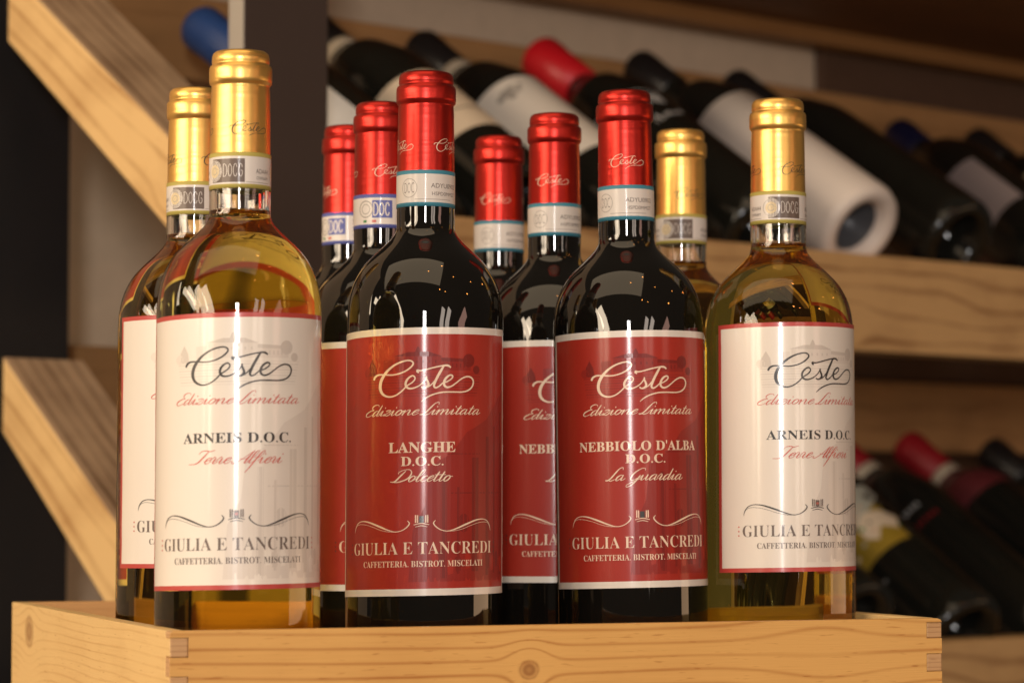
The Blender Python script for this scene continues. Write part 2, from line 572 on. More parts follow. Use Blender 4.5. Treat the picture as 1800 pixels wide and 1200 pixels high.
def styled(s, style):
    if style == 'serif':
        up, lo = 0x1D400, 0x1D41A
    elif style == 'script':
        up, lo = 0x1D4D0, 0x1D4EA
    else:
        return s
    return ''.join(chr(up + ord(c) - 65) if 'A' <= c <= 'Z' else chr(lo + ord(c) - 97) if 'a' <= c <= 'z' else c for c in s)


_cache = {}


def glyphs(s, style, thin):
    key = (s, style, thin)
    if key in _cache:
        return _cache[key]

    def conv(t):
        c = bpy.data.curves.new('tmp', 'FONT')
        c.body = t
        c.size = 1.0
        c.resolution_u = 3
        c.offset = thin
        if style == 'script':
            c.space_character = 0.80
            c.space_word = 0.85
        o = bpy.data.objects.new('tmp', c)
        COL.objects.link(o)
        bpy.context.view_layer.update()
        me = bpy.data.meshes.new_from_object(o)
        V = [(v.co.x, v.co.y) for v in me.vertices]
        Fc = [tuple(p.vertices) for p in me.polygons]
        bpy.data.objects.remove(o)
        bpy.data.curves.remove(c)
        bpy.data.meshes.remove(me)
        return V, Fc
    V, Fc = conv(styled(s, style))
    E, _ = conv(styled('E', style))
    capu = max(p[1] for p in E)
    par = list(range(len(V)))

    def find(a):
        while par[a] != a:
            par[a] = par[par[a]]
            a = par[a]
        return a
    for q in Fc:
        for t in q[1:]:
            par[find(t)] = find(q[0])
    ids = {}
    isl = [ids.setdefault(find(i), len(ids)) for i in range(len(V))]
    _cache[key] = (V, Fc, isl, capu)
    return _cache[key]


# the flowing "Ceste" wordmark; traced as pen strokes (x, y, pen width)
CESTE = [
    [(413, 466, 13), (418, 452, 15), (430, 440, 14), (455, 431, 11), (500, 432, 9), (560, 436, 9), (612, 428, 9), (655, 412, 10),
     (690, 388, 11), (708, 364, 11), (700, 346, 10), (672, 339, 10), (625, 348, 11), (570, 372, 13), (518, 412, 17),
     (480, 462, 21), (466, 510, 22), (476, 552, 19), (505, 578, 14), (545, 588, 10), (590, 577, 9), (630, 550, 9), (662, 518, 9), (690, 500, 9)],
    [(652, 520, 8), (688, 502, 8), (714, 480, 9), (721, 460, 9), (706, 446, 9), (680, 458, 12), (660, 484, 15), (657, 510, 15),
     (674, 531, 13), (706, 533, 10), (746, 518, 8), (780, 490, 8), (803, 456, 8)],
    [(800, 452, 9), (799, 468, 11), (808, 490, 14), (812, 510, 15), (798, 528, 13), (776, 532, 10), (764, 522, 9)],
    [(806, 528, 8), (832, 510, 8), (858, 480, 8), (880, 452, 8)],
    [(922, 374, 10), (900, 410, 16), (874, 456, 17), (856, 496, 16), (850, 520, 13), (862, 532, 11), (885, 522, 9), (910, 500, 8), (930, 485, 8)],
    [(748, 424, 10), (736, 418, 12), (738, 408, 11), (760, 412, 10), (800, 404, 9), (850, 391, 9), (905, 380, 10), (945, 378, 13), (968, 392, 10)],
    [(905, 502, 8), (945, 488, 8), (975, 467, 9), (980, 450, 10), (962, 445, 11), (936, 462, 14), (920, 490, 16), (922, 516, 15),
     (942, 529, 12), (972, 522, 10), (1008, 498, 9), (1045, 471, 9), (1085, 455, 10), (1122, 460, 11), (1142, 486, 12), (1133, 522, 11),
     (1100, 550, 10), (1050, 562, 9), (980, 562, 9), (905, 564, 9), (840, 580, 9), (795, 603, 8), (765, 627, 4)],
]


def add_ceste(P, cx, top, width, key, bold=1.0):
    """cx centre mm, top mm; arc-unwrapped from the drawing"""
    k = width / (1143 - 413)
    for st in CESTE:
        P.stroke([(cx + (x - 778) * k, top + (y - 339) * k, max(w * k * bold, 0.12)) for x, y, w in st], key, n=6)


h_, T_ = 0.085, 0.21
PEN = {   # copperplate letters as pen strokes: x, y (x-height = 1), width; advance
    'i': ([[(-.15, .35, h_), (.12, .95, h_), (.16, .8, T_), (.16, .25, T_), (.25, .02, .1), (.45, .15, h_), (.6, .4, h_)], [(.2, 1.42, .16), (.24, 1.55, .16)]], .56),
    'n': ([[(-.15, .5, h_), (.08, .95, .1), (.1, .7, T_), (.1, 0, T_)], [(.1, .3, h_), (.35, .85, h_), (.55, .98, .12), (.65, .8, T_), (.65, .25, T_), (.75, .02, .1), (.95, .15, h_), (1.1, .4, h_)]], 1.05),
    'm': ([[(-.15, .5, h_), (.08, .95, .1), (.1, .7, T_), (.1, 0, T_)], [(.1, .3, h_), (.32, .85, h_), (.5, .98, .12), (.58, .8, T_), (.58, 0, T_)],
           [(.58, .3, h_), (.82, .85, h_), (1.0, .98, .12), (1.08, .8, T_), (1.08, .25, T_), (1.18, .02, .1), (1.38, .15, h_), (1.52, .4, h_)]], 1.5),
    'e': ([[(-.05, .35, h_), (.35, .55, h_), (.55, .8, .1), (.42, 1, .1), (.15, .75, .18), (.08, .35, T_), (.2, .03, .12), (.45, .08, h_), (.7, .4, h_)]], .66),
    'o': ([[(.4, 1, h_), (.15, .85, .18), (.05, .4, T_), (.22, .02, .1), (.5, .2, .16), (.6, .65, .18), (.42, 1, h_), (.5, .82, h_), (.85, .85, h_)]], .78),
    'a': ([[(.6, .85, h_), (.35, 1, .09), (.1, .65, T_), (.08, .2, T_), (.25, 0, .1), (.6, .5, h_)], [(.62, 1, .1), (.62, .3, T_), (.7, .03, .1), (.9, .15, h_), (1.05, .4, h_)]], .98),
    'd': ([[(.6, .85, h_), (.35, 1, .09), (.1, .65, T_), (.08, .2, T_), (.25, 0, .1), (.6, .5, h_)], [(.62, 2.0, .14), (.62, 1.2, T_), (.62, .3, T_), (.7, .03, .1), (.9, .15, h_), (1.05, .4, h_)]], .98),
    'l': ([[(-.1, .3, h_), (.35, 1.2, h_), (.45, 1.9, h_), (.3, 2.05, .09), (.15, 1.6, T_), (.14, .3, T_), (.25, .02, .1), (.45, .15, h_), (.6, .4, h_)]], .56),
    't': ([[(.2, 1.65, .14), (.17, 1.2, T_), (.15, .3, T_), (.26, .02, .1), (.46, .15, h_), (.6, .4, h_)], [(-.12, 1.12, h_), (.5, 1.14, h_)]], .58),
    'z': ([[(0, .82, .1), (.2, 1, .12), (.55, .92, .12), (.3, .5, h_), (0, .05, .1), (.2, .12, .14), (.45, 0, .14), (.75, .35, h_)]], .74),
    'r': ([[(-.15, .4, h_), (.1, 1.08, .1), (.3, .9, .1), (.32, .7, T_), (.28, .2, T_), (.4, .02, .1), (.6, .2, h_), (.7, .4, h_)]], .66),
    'c': ([[(.5, .85, .14), (.4, 1, .1), (.12, .7, T_), (.08, .3, T_), (.22, .02, .12), (.5, .1, h_), (.75, .4, h_)]], .68),
    'f': ([[(-.1, .2, h_), (.4, 1.3, h_), (.5, 1.95, h_), (.32, 2.0, .09), (.15, 1.4, T_), (.05, .2, T_), (-.05, -.8, .16), (-.15, -1.5, h_)], [(-.15, .95, h_), (.45, 1.0, h_)]], .5),
    'u': ([[(-.12, .4, h_), (.12, .95, .1), (.14, .3, T_), (.28, .02, .1), (.6, .5, h_)], [(.65, 1, .15), (.65, .3, T_), (.75, .03, .1), (.95, .2, h_), (1.1, .4, h_)]], 1.05),
    'E': ([[(1.25, 1.75, .1), (1.1, 2.05, .09), (.7, 2.1, .12), (.45, 1.75, .18), (.6, 1.3, .12), (.85, 1.15, h_), (.45, 1.05, .14), (.05, .55, T_), (.15, .08, .16), (.5, -.03, .1), (.95, .3, h_)]], .98),
    'L': ([[(1.0, 1.9, h_), (.85, 2.3, .1), (.55, 2.15, .12), (.38, 1.4, T_), (.22, .5, T_), (-.05, .02, .12), (-.28, .1, h_), (0, .14, h_), (.35, -.02, .14), (.75, .25, h_)]], .82),
    'T': ([[(-.1, 1.6, h_), (.05, 2.05, .1), (.5, 2.12, .16), (.9, 2.0, .14), (1.35, 2.2, h_)], [(.8, 2.0, .12), (.62, 1.2, T_), (.4, .35, T_), (.05, .0, .12), (-.6, -.02, h_)]], 1.0),
    'A': ([[(-.35, .35, .14), (-.3, .02, .12), (0, .05, .1), (.4, .6, h_), (.8, 1.4, h_), (1.15, 2.05, .1)], [(1.15, 2.05, .1), (.98, 1, .24), (.9, .2, T_), (1.0, .02, .1), (1.25, .3, h_)], [(.25, .75, h_), (.7, .72, h_), (1.1, .95, h_)]], 1.2),
    'D': ([[(.6, 1.85, .1), (.35, 1, T_), (.1, .15, T_), (-.25, .0, .1), (-.5, .1, h_)], [(-.4, .05, .1), (.5, -.02, .14), (1.3, .5, .19), (1.4, 1.4, .19), (.95, 2.05, .1), (.3, 2.0, h_), (-.1, 1.6, h_), (0, 1.35, h_)]], 1.5),
    'G': ([[(1.2, 1.75, .1), (1.05, 2.1, .09), (.6, 2.0, .1), (.15, 1.2, T_), (.15, .3, T_), (.5, .0, .1), (.95, .5, h_)], [(1.0, .9, .14), (.9, 0, T_), (.7, -.8, .16), (.3, -1.15, h_), (.15, -.8, h_), (.6, -.25, h_), (1.3, .35, h_)]], 1.2),
    ' ': ([], .55),
}


def pen_text(P, s, cx, base, width, sy, key, bold=1.0):
    """flowing script; sy = x-height in mm; total width in mm"""
    x, strokes = 0.0, []
    for ch in s:
        gl, adv = PEN[ch]
        for st in gl:
            strokes.append([(x + px_ + .42 * py_, py_, w_) for px_, py_, w_ in st])
        x += adv
    x0 = min(p[0] for st in strokes for p in st)
    x1 = max(p[0] for st in strokes for p in st)
    k = width / (x1 - x0)
    for st in strokes:
        P.stroke([(cx + (a - (x0 + x1) / 2) * k, base - b * sy, w_ * sy * bold) for a, b, w_ in st], key, n=4)


def swash(P, x0, x1, y, h, key, flip=False):
    """one half of the flourish rule above the shop name"""
    L = x1 - x0
    pts = [(0.0, 0.95, .15), (0.02, 0.55, .6), (0.08, 0.18, .9), (0.18, 0.02, .9), (0.32, 0.10, 1.5), (0.5, 0.42, 2.0), (0.66, 0.75, 1.4),
           (0.78, 0.92, .9), (0.88, 0.84, .9), (0.96, 0.58, 1.2), (1.0, 0.28, 1.3), (0.97, 0.06, .5)]
    pts2 = [(0.0, 0.95, .15), (0.04, 0.45, .4), (0.12, 0.26, .4), (0.26, 0.30, .4), (0.42, 0.52, .4), (0.56, 0.78, .4), (0.70, 0.92, .4), (0.78, 0.93, .15)]
    for q in (pts, pts2):
        P.stroke([((x0 + a * L) if not flip else (x1 - a * L), y + b * h, w * 0.42) for a, b, w in q], key, n=5)


def label_art(kind):
    """everything printed on a front label; mm from the label's top edge and centre line"""
    P = Print()
    white = kind == 'arneis'
    t1, t2 = ('tint', 'tint2') if white else ('rtint', 'rtint2')
    main = 'ink' if white else 'creamink'
    script = 'pink' if white else 'creamink'
    small = 'greyink' if white else 'creamink'
    # faint street scene in the lower right half
    P.poly([(-6, 120.5), (-4, 96), (2, 84), (4, 66), (14, 60), (22, 50), (34, 44), (44, 34), (51, 30), (51, 120.5)], t1)
    for (x, y0, y1, wd) in ((9, 70, 119, 3.0), (17, 76, 117, 1.4), (25, 62, 116, 4.0), (34, 52, 118, 2.2), (40, 47, 117, 1.6), (46.5, 40, 118, 3.4)):
        P.rect(x, y0, x + wd, y1, t2)
    P.rect(14, 78.5, 50, 79.1, t2)
    P.rect(12, 60, 30, 60.5, t2)
    P.disc(20.5, 93, 3.0, t2, ry=4.4)
    for k in range(11):
        x = 4 + k * 4.2 + random.uniform(-1, 1)
        y = 110 + random.uniform(-4, 2)
        P.poly([(x, y), (x + 2.2, y - 1.5), (x + 3.3, y + 1), (x + 3, y + 6), (x + .6, y + 6.5)], t2 if k % 2 else ('cream' if white else 'red'))
    # faint villa with trees and vineyard rows
    P.poly([(-14, 13.6), (-6.5, 11.6), (3.2, 11.6), (9.5, 13.9)], t2)
    P.poly([(-3.4, 11.6), (-2.6, 9.6), (-2.0, 8.8), (-1.4, 9.6), (-0.6, 11.6)], t2)
    P.rect(-13, 13.9, 8.8, 20.5, t1)
    P.poly([(8.9, 14.4), (24, 15.2), (24, 17), (8.9, 16.2)], t2)
    P.rect(8.9, 16.4, 24, 20.6, t1)
    for k in range(7):
        P.rect(-11.5 + k * 2.9, 15.6, -10.7 + k * 2.9, 17.0, t2)
        P.rect(10.2 + k * 2.0, 17.3, 10.8 + k * 2.0, 19.2, t2)
    P.poly([(-25.5, 14.4), (-23.4, 18), (-22.6, 22.5), (-28.5, 22.5), (-27.6, 18)], t2)
    P.poly([(-19, 15.2), (-14, 14.8), (-14, 21), (-19, 20.5)], t1)
    P.disc(23.0, 15.8, 3.2, t2)
    P.disc(27.4, 20.2, 2.0, t2)
    P.disc(-28.2, 20.8, 2.2, t1)
    for k in range(9):
        y = 22.0 + 1.3 * k
        P.rect(-29 + .2 * k, y, 30 - .3 * k, y + .28, t2 if k % 2 else t1)
    P.level += 0.003
    add_ceste(P, 0.6, 15.6, 50, main, 1.05)
    if white:
        pen_text(P, 'Edizione Limitata', 0.3, 41.4, 60, 2.55, script)
        P.text('ARNEIS D.O.C.', 'serif', 0.0, 58.9, 51, 4.4, main)
        pen_text(P, 'Terre Alfieri', -0.5, 68.4, 44, 2.8, script)
    elif kind == 'dolcetto':
        pen_text(P, 'Edizione Limitata', 0.3, 41.6, 59, 2.55, script, 1.12)
        P.text('LANGHE', 'serif', 0.0, 59.3, 32, 4.8, main, 0.004)
        P.text('D.O.C.', 'serif', 0.2, 65.6, 20, 4.3, main, 0.004)
        pen_text(P, 'Dolcetto', -0.2, 73.2, 30, 2.8, script, 1.12)
    else:
        pen_text(P, 'Edizione Limitata', 0.3, 41.6, 59, 2.55, script, 1.12)
        P.text("NEBBIOLO D'ALBA", 'serif', 0.0, 59.4, 64, 4.6, main, 0.004)
        P.text('D.O.C.', 'serif', 2.2, 65.6, 20, 4.3, main, 0.004)
        pen_text(P, 'La Guardia', 2.2, 74.2, 40, 2.8, script, 1.12)
    # flourish, little house emblem, shop name
    swash(P, -37.5, -5.6, 91.2, 6.0, main)
    swash(P, 5.6, 37.5, 91.2, 6.0, main, True)
    for k in (-3, -2.1, 1.7, 2.6):
        P.rect(k, 89.3 - abs(k) * .12, k + .55, 92.6, small)
    P.rect(-1.1, 89.5, 1.1, 92.6, 'greyink' if white else 'ink')
    P.disc(0, 91.1, 0.65, 'pink' if white else 'ink', n=10)
    P.stroke([(-3.6, 93.6, .3), (0, 92.9, .45), (3.6, 93.6, .3)], main)
    P.stroke([(-2.8, 94.6, .2), (0, 94.0, .35), (2.8, 94.6, .2)], main)
    P.text('GIULIA E TANCREDI', 'serif', 0.0, 107.4, 76, 5.6, small, -0.010)
    P.text('CAFFETTERIA. BISTROT. MISCELATI', 'serif', 0.6, 113.4, 62, 2.8, small, -0.005)
    for s_ in (-40.2, 40.2):
        for k in range(3):
            P.disc(s_, 102.4 + 2.2 * k, 0.42, 'pink' if white else 'ink', n=8)
    return P


NARROW = {'D': [[(0, 0), (0, 1)], [(0, 1), (.45, .98), (.8, .75), (.85, .25), (.5, .03), (0, 0)]],
          'O': [[(.42, 1), (.08, .8), (0, .5), (.08, .2), (.42, 0), (.77, .2), (.85, .5), (.77, .8), (.42, 1)]],
          'C': [[(.82, .75), (.6, .98), (.25, .95), (.02, .6), (.02, .35), (.25, .05), (.6, .02), (.82, .25)]],
          'G': [[(.82, .75), (.6, .98), (.25, .95), (.02, .6), (.02, .35), (.25, .05), (.6, .02), (.82, .2), (.82, .45), (.5, .46)]]}


def narrow(P, s, x0, base, width, cap, key, pen):
    step = width / len(s)
    for i, ch in enumerate(s):
        for st in NARROW[ch]:
            P.stroke([(x0 + i * step + a * step * .82, base - b * cap, pen) for a, b in st], key, n=1 if len(st) == 2 else 5)


def seal_art(kind):
    """paper seal round the neck, 16 mm high; u = 0 is the middle of the lettering block"""
    P = Print()
    P.maxw = 0.8
    edge = {'docg': 'sealolive', 'teal': 'sealteal', 'blue': 'sealblue'}[kind]
    if kind == 'docg':
        for c in (0, 34, -34):
            P.rect(c - 11, 3.0, c + 5.8, 13.6, 'sealbrown')
            P.disc(c - 9.6, 8.4, 4.6, 'seal', ry=5.0)
            P.ring(c - 9.6, 8.4, 4.2, .35, 'sealgrey')
            P.disc(c - 9.6, 8.4, 3.0, 'sealpale')
            P.ring(c - 9.6, 8.4, 1.6, .3, 'sealgrey')
            narrow(P, 'DOCG', c - 4.3, 11.0, 9.8, 5.6, 'seal', .24)
            P.text('ADAA4', 'plain', c + 15, 9.4, 7.5, 2.0, 'greyink')
            P.text('OWNAM', 'plain', c + 15, 12.2, 7.0, 1.4, 'greyink')
            P.rect(c + 6.4, 13.4, c + 19, 13.7, 'sealgrey')
    elif kind == 'teal':
        for c in (0, 40, -40):
            P.ring(c - 8, 8.0, 4.2, .28, 'sealgrey')
            P.text('DOC', 'plain', c - 8, 10.3, 5.6, 4.6, 'greyink', -0.02)
            P.text('ADYU0902', 'plain', c + 10.5, 8.0, 15, 2.0, 'greyink')
            P.text('HSPD0MM27', 'plain', c + 10.5, 11.4, 14, 1.6, 'greyink')
            P.rect(c - 5, 13.0, c + 14, 13.25, 'sealgrey')
    else:
        for c in (0, 36, -36):
            P.rect(c - 2.6, 3.0, c + 8.0, 11.4, 'sealblue')
            P.ring(c - 6.2, 7.2, 3.9, .55, 'sealgrey')
            P.ring(c - 6.2, 7.2, 2.3, .4, 'sealgrey')
            narrow(P, 'DOC', c - 1.7, 10.2, 9.0, 6.0, 'seal', .62)
            P.rect(c - 7.6, 12.4, c - 5.6, 13.6, 'green')
            P.rect(c - 2.6, 12.4, c - .4, 13.6, 'pink')
            for k in range(5):
                P.rect(c + 12, 3.6 + 1.9 * k, c + 18 - (k % 2) * 2, 4.5 + 1.9 * k, 'sealgrey')
    return P, edge


# ------------------------------------------------------------------ bottles in the crate
H = 0.301
RB = 0.0375
# (radius mm, mm below the top)
STRETCH = 1.025
SHOULDER_ = [(14.0, 60), (14.0, 68), (14.05, 74), (15.2, 77), (18.0, 80.3), (22.0, 84.0), (26.6, 88.3), (30.4, 92.6), (33.6, 98.0),
            (35.8, 104.0), (37.0, 110.5), (37.45, 117), (37.5, 123)]
SHOULDER = [(r, d * STRETCH) for r, d in SHOULDER_]
LABEL_TOP = 122.6
LABEL_H = 122.4
CAP = [(0, 0.0), (9.5, 0.1), (11.6, 0.5), (12.6, 1.3), (13.1, 2.6), (13.25, 5.4), (13.0, 6.0), (13.05, 6.5), (13.9, 7.0), (14.3, 7.9), (14.4, 9.5),
       (14.4, 13.4), (14.2, 14.7), (13.6, 15.4), (13.25, 15.9), (13.3, 16.6), (13.45, 20), (13.6, 34), (13.8, 51.0)]
CAP = [(r, d * (1.03 if d < 20 else 1.0)) for r, d in CAP]


def outer_profile(h, inset=0.0, floor=0.0):
    """bottle wall from the base up, in metres"""
    pr = [(0, 0.012), (0.010, 0.0105), (0.020, 0.006), (0.027, 0.0015), (0.031, 0.0), (0.0345, 0.0006), (0.0368, 0.003), (0.0375, 0.007)]
    pr += [(0.0375, 0.03), (0.0375, 0.09), (0.0375, 0.14)]
    sh = [(r * 1e-3, h - d * 1e-3) for r, d in reversed(SHOULDER)]
    return pr + smooth_profile(sh, 4)


_label_prints = {}


def bottle(kind, px, dist, label, seal, top_dh=0.0, lab_rot=0.0, cap_rot=0.0, seal_rot=0.0, lean=0.0, tilt=0.0, lab_top=None):
    """px: axis position at horizon row; dist: metres from the camera along y"""
    x = (px - 900) / F * dist
    h = H + top_dh
    t = thing('wine_bottle', label, 'wine bottle', (x, dist, 0), 'wine bottles standing in the wooden crate')
    phi = math.atan2(x, dist)
    t.rotation_euler = Matrix.Rotation(math.radians(lean), 4, 'Y').to_euler()
    t.matrix_basis = Matrix.Translation((x, dist, 0)) @ Matrix.Rotation(math.radians(lean), 4, 'Y') @ Matrix.Rotation(math.radians(-1.0), 4, 'X') @ Matrix.Rotation(-phi, 4, 'Z')
    white = kind == 'arneis'
    prof = outer_profile(h)
    neck_top = h - 0.004
    if white:
        prof2 = prof + [(0.0131, h - 0.052), (0.0126, h - 0.010), (0.0124, neck_top), (0.0100, neck_top)]
        liq = h - 0.0745
        # outer skin and open inner wall above the wine, one glass part
        V, Fc = lathe(prof2 + [(0, neck_top)])
        g = mesh_obj('glass', V, Fc, M['glass'], t, smooth=True)
        # inner cavity above the wine: air
        inner = [(r - 0.0022, z) for r, z in prof if z > liq]
        cav = [(0, liq + 0.0001)] + [(inner[0][0], liq + 0.0001)] + inner + [(0.0112, h - 0.05), (0.0108, neck_top - 0.002), (0, neck_top - 0.002)]
        V, Fc = lathe(cav)
        mesh_obj('neck_cavity', V, [tuple(reversed(f)) for f in Fc], M['cavity'], t, smooth=True)
        # wine body
        low = [(0, 0.017), (0.012, 0.0155), (0.024, 0.0095), (0.0315, 0.0062), (0.0345, 0.0085), (0.0353, 0.013)]
        low += [(0.0353, 0.03), (0.0353, 0.09), (0.0353, 0.14)]
        body = low + [(r - 0.0022, z) for r, z in prof if z > 0.141 and z < liq]
        rl = body[-1][0]
        V, Fc = lathe(body + [(rl, liq)])
        wn = mesh_obj('wine', V, Fc, M['wine'], t, smooth=True)
        V, Fc = lathe([(rl, liq), (rl * .9, liq - 0.0006), (0, liq - 0.0008)])
        mesh_obj('wine_surface', V, Fc, M['winetop'], t, smooth=True)
    else:
        V, Fc = lathe(prof + [(0.0131, h - 0.052), (0.0126, h - 0.010), (0, neck_top)])
        mesh_obj('glass', V, Fc, M['dark'], t, smooth=True)
    # capsule
    cmat = M['gold'] if white else M['redfoil']
    V, Fc = lathe([(0, 0)] and [(r * 1e-3, h - d * 1e-3) for r, d in reversed(smooth_cap())])
    c = mesh_obj('capsule', V, Fc, cmat, t, smooth=True)
    P = Print()
    for k in (-1, 0, 1):
        add_ceste(P, math.radians(cap_rot + 120 * k) * 13.7, 33.4, 18.5, 'ink' if white else 'creamink', 0.85)
    P.build('lettering', c, 0.01374, h, off=0.05)
    # neck seal
    s = seal_sleeve(seal, t, h, seal_rot)
    # front label
    build_label(kind, t, h, lab_rot, tilt, lab_top or (LABEL_TOP if white else 126.0))
    return t


def smooth_cap():
    return CAP


def seal_sleeve(kind, t, h, rot):
    P, edge = seal_art(kind)
    r = 0.01415
    seg = 72
    V, Fc, fm = [], [], []
    hs = 16.4 if kind == 'docg' else 17.4
    top = 0.0479 if kind == 'docg' else 0.0488
    rows = [(-0.0, 0.0135), (0.0, r), (1.9, r), (hs - 1.9, r), (hs, r), (hs, 0.0137)]
    for (d, rr) in rows:
        for k in range(seg):
            a = 2 * PI * k / seg
            V.append((rr * math.cos(a), rr * math.sin(a), h - top - d * 1e-3))
    for j in range(len(rows) - 1):
        for k in range(seg):
            k2 = (k + 1) % seg
            Fc.append((j * seg + k, (j + 1) * seg + k, (j + 1) * seg + k2, j * seg + k2))
            fm.append(1 if j == 2 else 0)
    s = mesh_obj('neck_seal', V, Fc, [M[edge], M['seal']], t, fmat=fm, smooth=False)
    for p in s.data.polygons:
        p.use_smooth = True
    sh = math.radians(rot) * 14.15
    P.v = [(u + sh, v * hs / 16.2) for u, v in P.v]
    P.build('lettering', s, r, h - top, off=0.06)
    return s


def build_label(kind, t, h, rot, tilt, ltop):
    white = kind == 'arneis'
    half = 53.5
    b = 2.1 if white else 1.9
    bt = 2.1 if white else 3.2
    r = RB + 0.00016
    LH = LABEL_H if white else 125.0
    ks = 0.978 if white else 0.984
    us = [-half, -half + b] + [(-half + b) + (2 * half - 2 * b) * k / 60 for k in range(1, 60)] + [half - b, half]
    vs = [0, bt] + [bt + (LH - 2 * bt) * k / 12 for k in range(1, 12)] + [LH - bt, LH]
    z0 = h - ltop * 1e-3
    sh = math.radians(rot) * RB * 1e3
    V, Fc, fm = [], [], []
    rnd = random.Random(int(rot * 10) + 5)
    for v in vs:
        for u in us:
            e = 0.0
            if abs(u) > half - 4 or v > LH - 4:      # slightly lifted, wrinkled edge
                e = 0.00012 * rnd.random()
            th = (u + sh) * 1e-3 / RB
            V.append(((r + e) * math.sin(th), -(r + e) * math.cos(th), z0 - v * 1e-3 + tilt * u * 1e-3))
    nu = len(us)
    for j in range(len(vs) - 1):
        for i in range(nu - 1):
            Fc.append((j * nu + i, (j + 1) * nu + i, (j + 1) * nu + i + 1, j * nu + i + 1))
            fm.append(0 if (j in (0, len(vs) - 2) or i in (0, nu - 2)) else 1)
    mats = [M['redink'], M['cream']] if white else [M['cream'], M['red']]
    l = mesh_obj('label', V, Fc, mats, t, fmat=fm, smooth=True)
    if kind not in _label_prints:
        _label_prints[kind] = label_art(kind)
    A = _label_prints[kind]
    # wrap with the label's own shift but its tilt about its own centre
    V = []
    for (u, v), hh in zip(A.v, A.h):
        th = (u + sh) * 1e-3 / RB
        rr = r + (0.06 + hh) * 1e-3
        V.append((rr * math.sin(th), -rr * math.cos(th), z0 - v * ks * 1e-3 + tilt * u * 1e-3))
    mesh_obj('lettering', V, A.f, [M[k] for k in A.mats], l, fmat=A.m)
    return l


def bx(px):
    return px


bottle('arneis', 418.5, 1.368, 'foremost gold-capped bottle of golden wine with a fully visible cream label, at the crate corner', 'docg',
       0, -1.0, 17, -15, 0.0, 0.018)
bottle('dolcetto', 745, 1.443, 'dark bottle whose red label reads LANGHE D.O.C. Dolcetto, beside the foremost golden bottle', 'teal',
       0.001, -2.0, 55, -2, 0.15, 0.022)
bottle('nebbiolo', 1113, 1.502, "dark bottle with a fully visible red label reading NEBBIOLO D'ALBA, in the front row", 'teal',
       0.0, 8.5, 2, -13, -0.75, 0.010, 123.0)
bottle('arneis', 1371, 1.515, 'bottle of golden wine with a cream label at the right end of the crate', 'docg',
       -0.0025, 29, 42, 24, 0.0, 0.015, 115.5)
bottle('arneis', 339, 1.493, 'gold-capped bottle half hidden behind the foremost bottle, leftmost in the crate', 'docg',
       0, 13, 52, -5, 0.0, 0.0, 116.0)
bottle('nebbiolo', 668, 1.547, 'red-capped dark bottle with a blue and white DOC seal, just behind the LANGHE bottle', 'blue',
       0, 25.5, 20, -8, 0.0, 0.0)
bottle('nebbiolo', 610, 1.644, 'red-capped dark bottle with only its neck visible, next to the dark brown post', 'blue',
       0, 20, -65, -38, 0.0, 0.0)
bottle('nebbiolo', 975, 1.592, 'dark bottle with cut-off red NEBB label, between the two fully visible red labels', 'teal',
       0, 20, -6, 0, 0.0, 0.0, 123.0)
bottle('dolcetto', 877, 1.691, 'lowest red capsule, only the neck visible, right of the LANGHE bottle', 'teal',
       0, 20, -11, 4, 0.0, 0.0)
bottle('arneis', 1199, 1.662, 'gold-capped bottle showing only neck and shoulder, between the two rightmost front bottles', 'docg',
       0, 0, 24, 3, 0.0, 0.0)

# ------------------------------------------------------------------ crate
NC = Vector((-0.1470, 1.300, 0))
FD = Vector((0.924, 0.383, 0)).normalized()
LD = Vector((-0.326, 0.9455, 0)).normalized()
LU, LV = 0.3815, 0.400
TOP, BOT, TH = 0.0397, -0.020, 0.0082


def CP(u, v, z):
    p = NC + FD * u + LD * v
    return Vector((p.x, p.y, z))


crate = thing('wooden_crate', 'shallow pine crate with finger-jointed corners holding the standing wine bottles', 'crate', NC)


def prism(name, outline, t0, t1, fn, mats, parent, grain=0, bevel=0.0006, endfaces=True):
    """outline in (s, z); extruded from t0 to t1; fn(s, t, z) gives the point. UV: x along s, y = z (or t on top)"""
    n = len(outline)
    V = [fn(s, t0, z) for s, z in outline] + [fn(s, t1, z) for s, z in outline]
    c0 = [v - parent.location for v in V] if parent else V
    Fc = [tuple(range(n)), tuple(reversed(range(n, 2 * n)))]
    uv = [[(s, z - TOP) for s, z in outline], [(s, z - TOP) for s, z in reversed(outline)]]
    fm = [0, 0]
    for k in range(n):
        k2 = (k + 1) % n
        Fc.append((k, k + n, k2 + n, k2))
        s0, z0 = outline[k]
        s1, z1 = outline[k2]
        if abs(z0 - z1) < 1e-6:
            uv.append([(s0, z0 - TOP), (s0, z0 - TOP + t1 - t0), (s1, z1 - TOP + t1 - t0), (s1, z1 - TOP)])
            fm.append(0)
        else:
            uv.append([(t0, z0), (t1, z0), (t1, z1), (t0, z1)])
            fm.append(1)
    o = mesh_obj(name, c0, Fc, mats, parent, fmat=fm, uvs=uv)
    bm = bmesh.new()
    bm.from_mesh(o.data)
    bmesh.ops.recalc_face_normals(bm, faces=bm.faces[:])
    bm.to_mesh(o.data)
    bm.free()
    bv = o.modifiers.new('bevel', 'BEVEL')
    bv.width = bevel
    bv.segments = 2
    bv.limit_method = 'ANGLE'
    return o


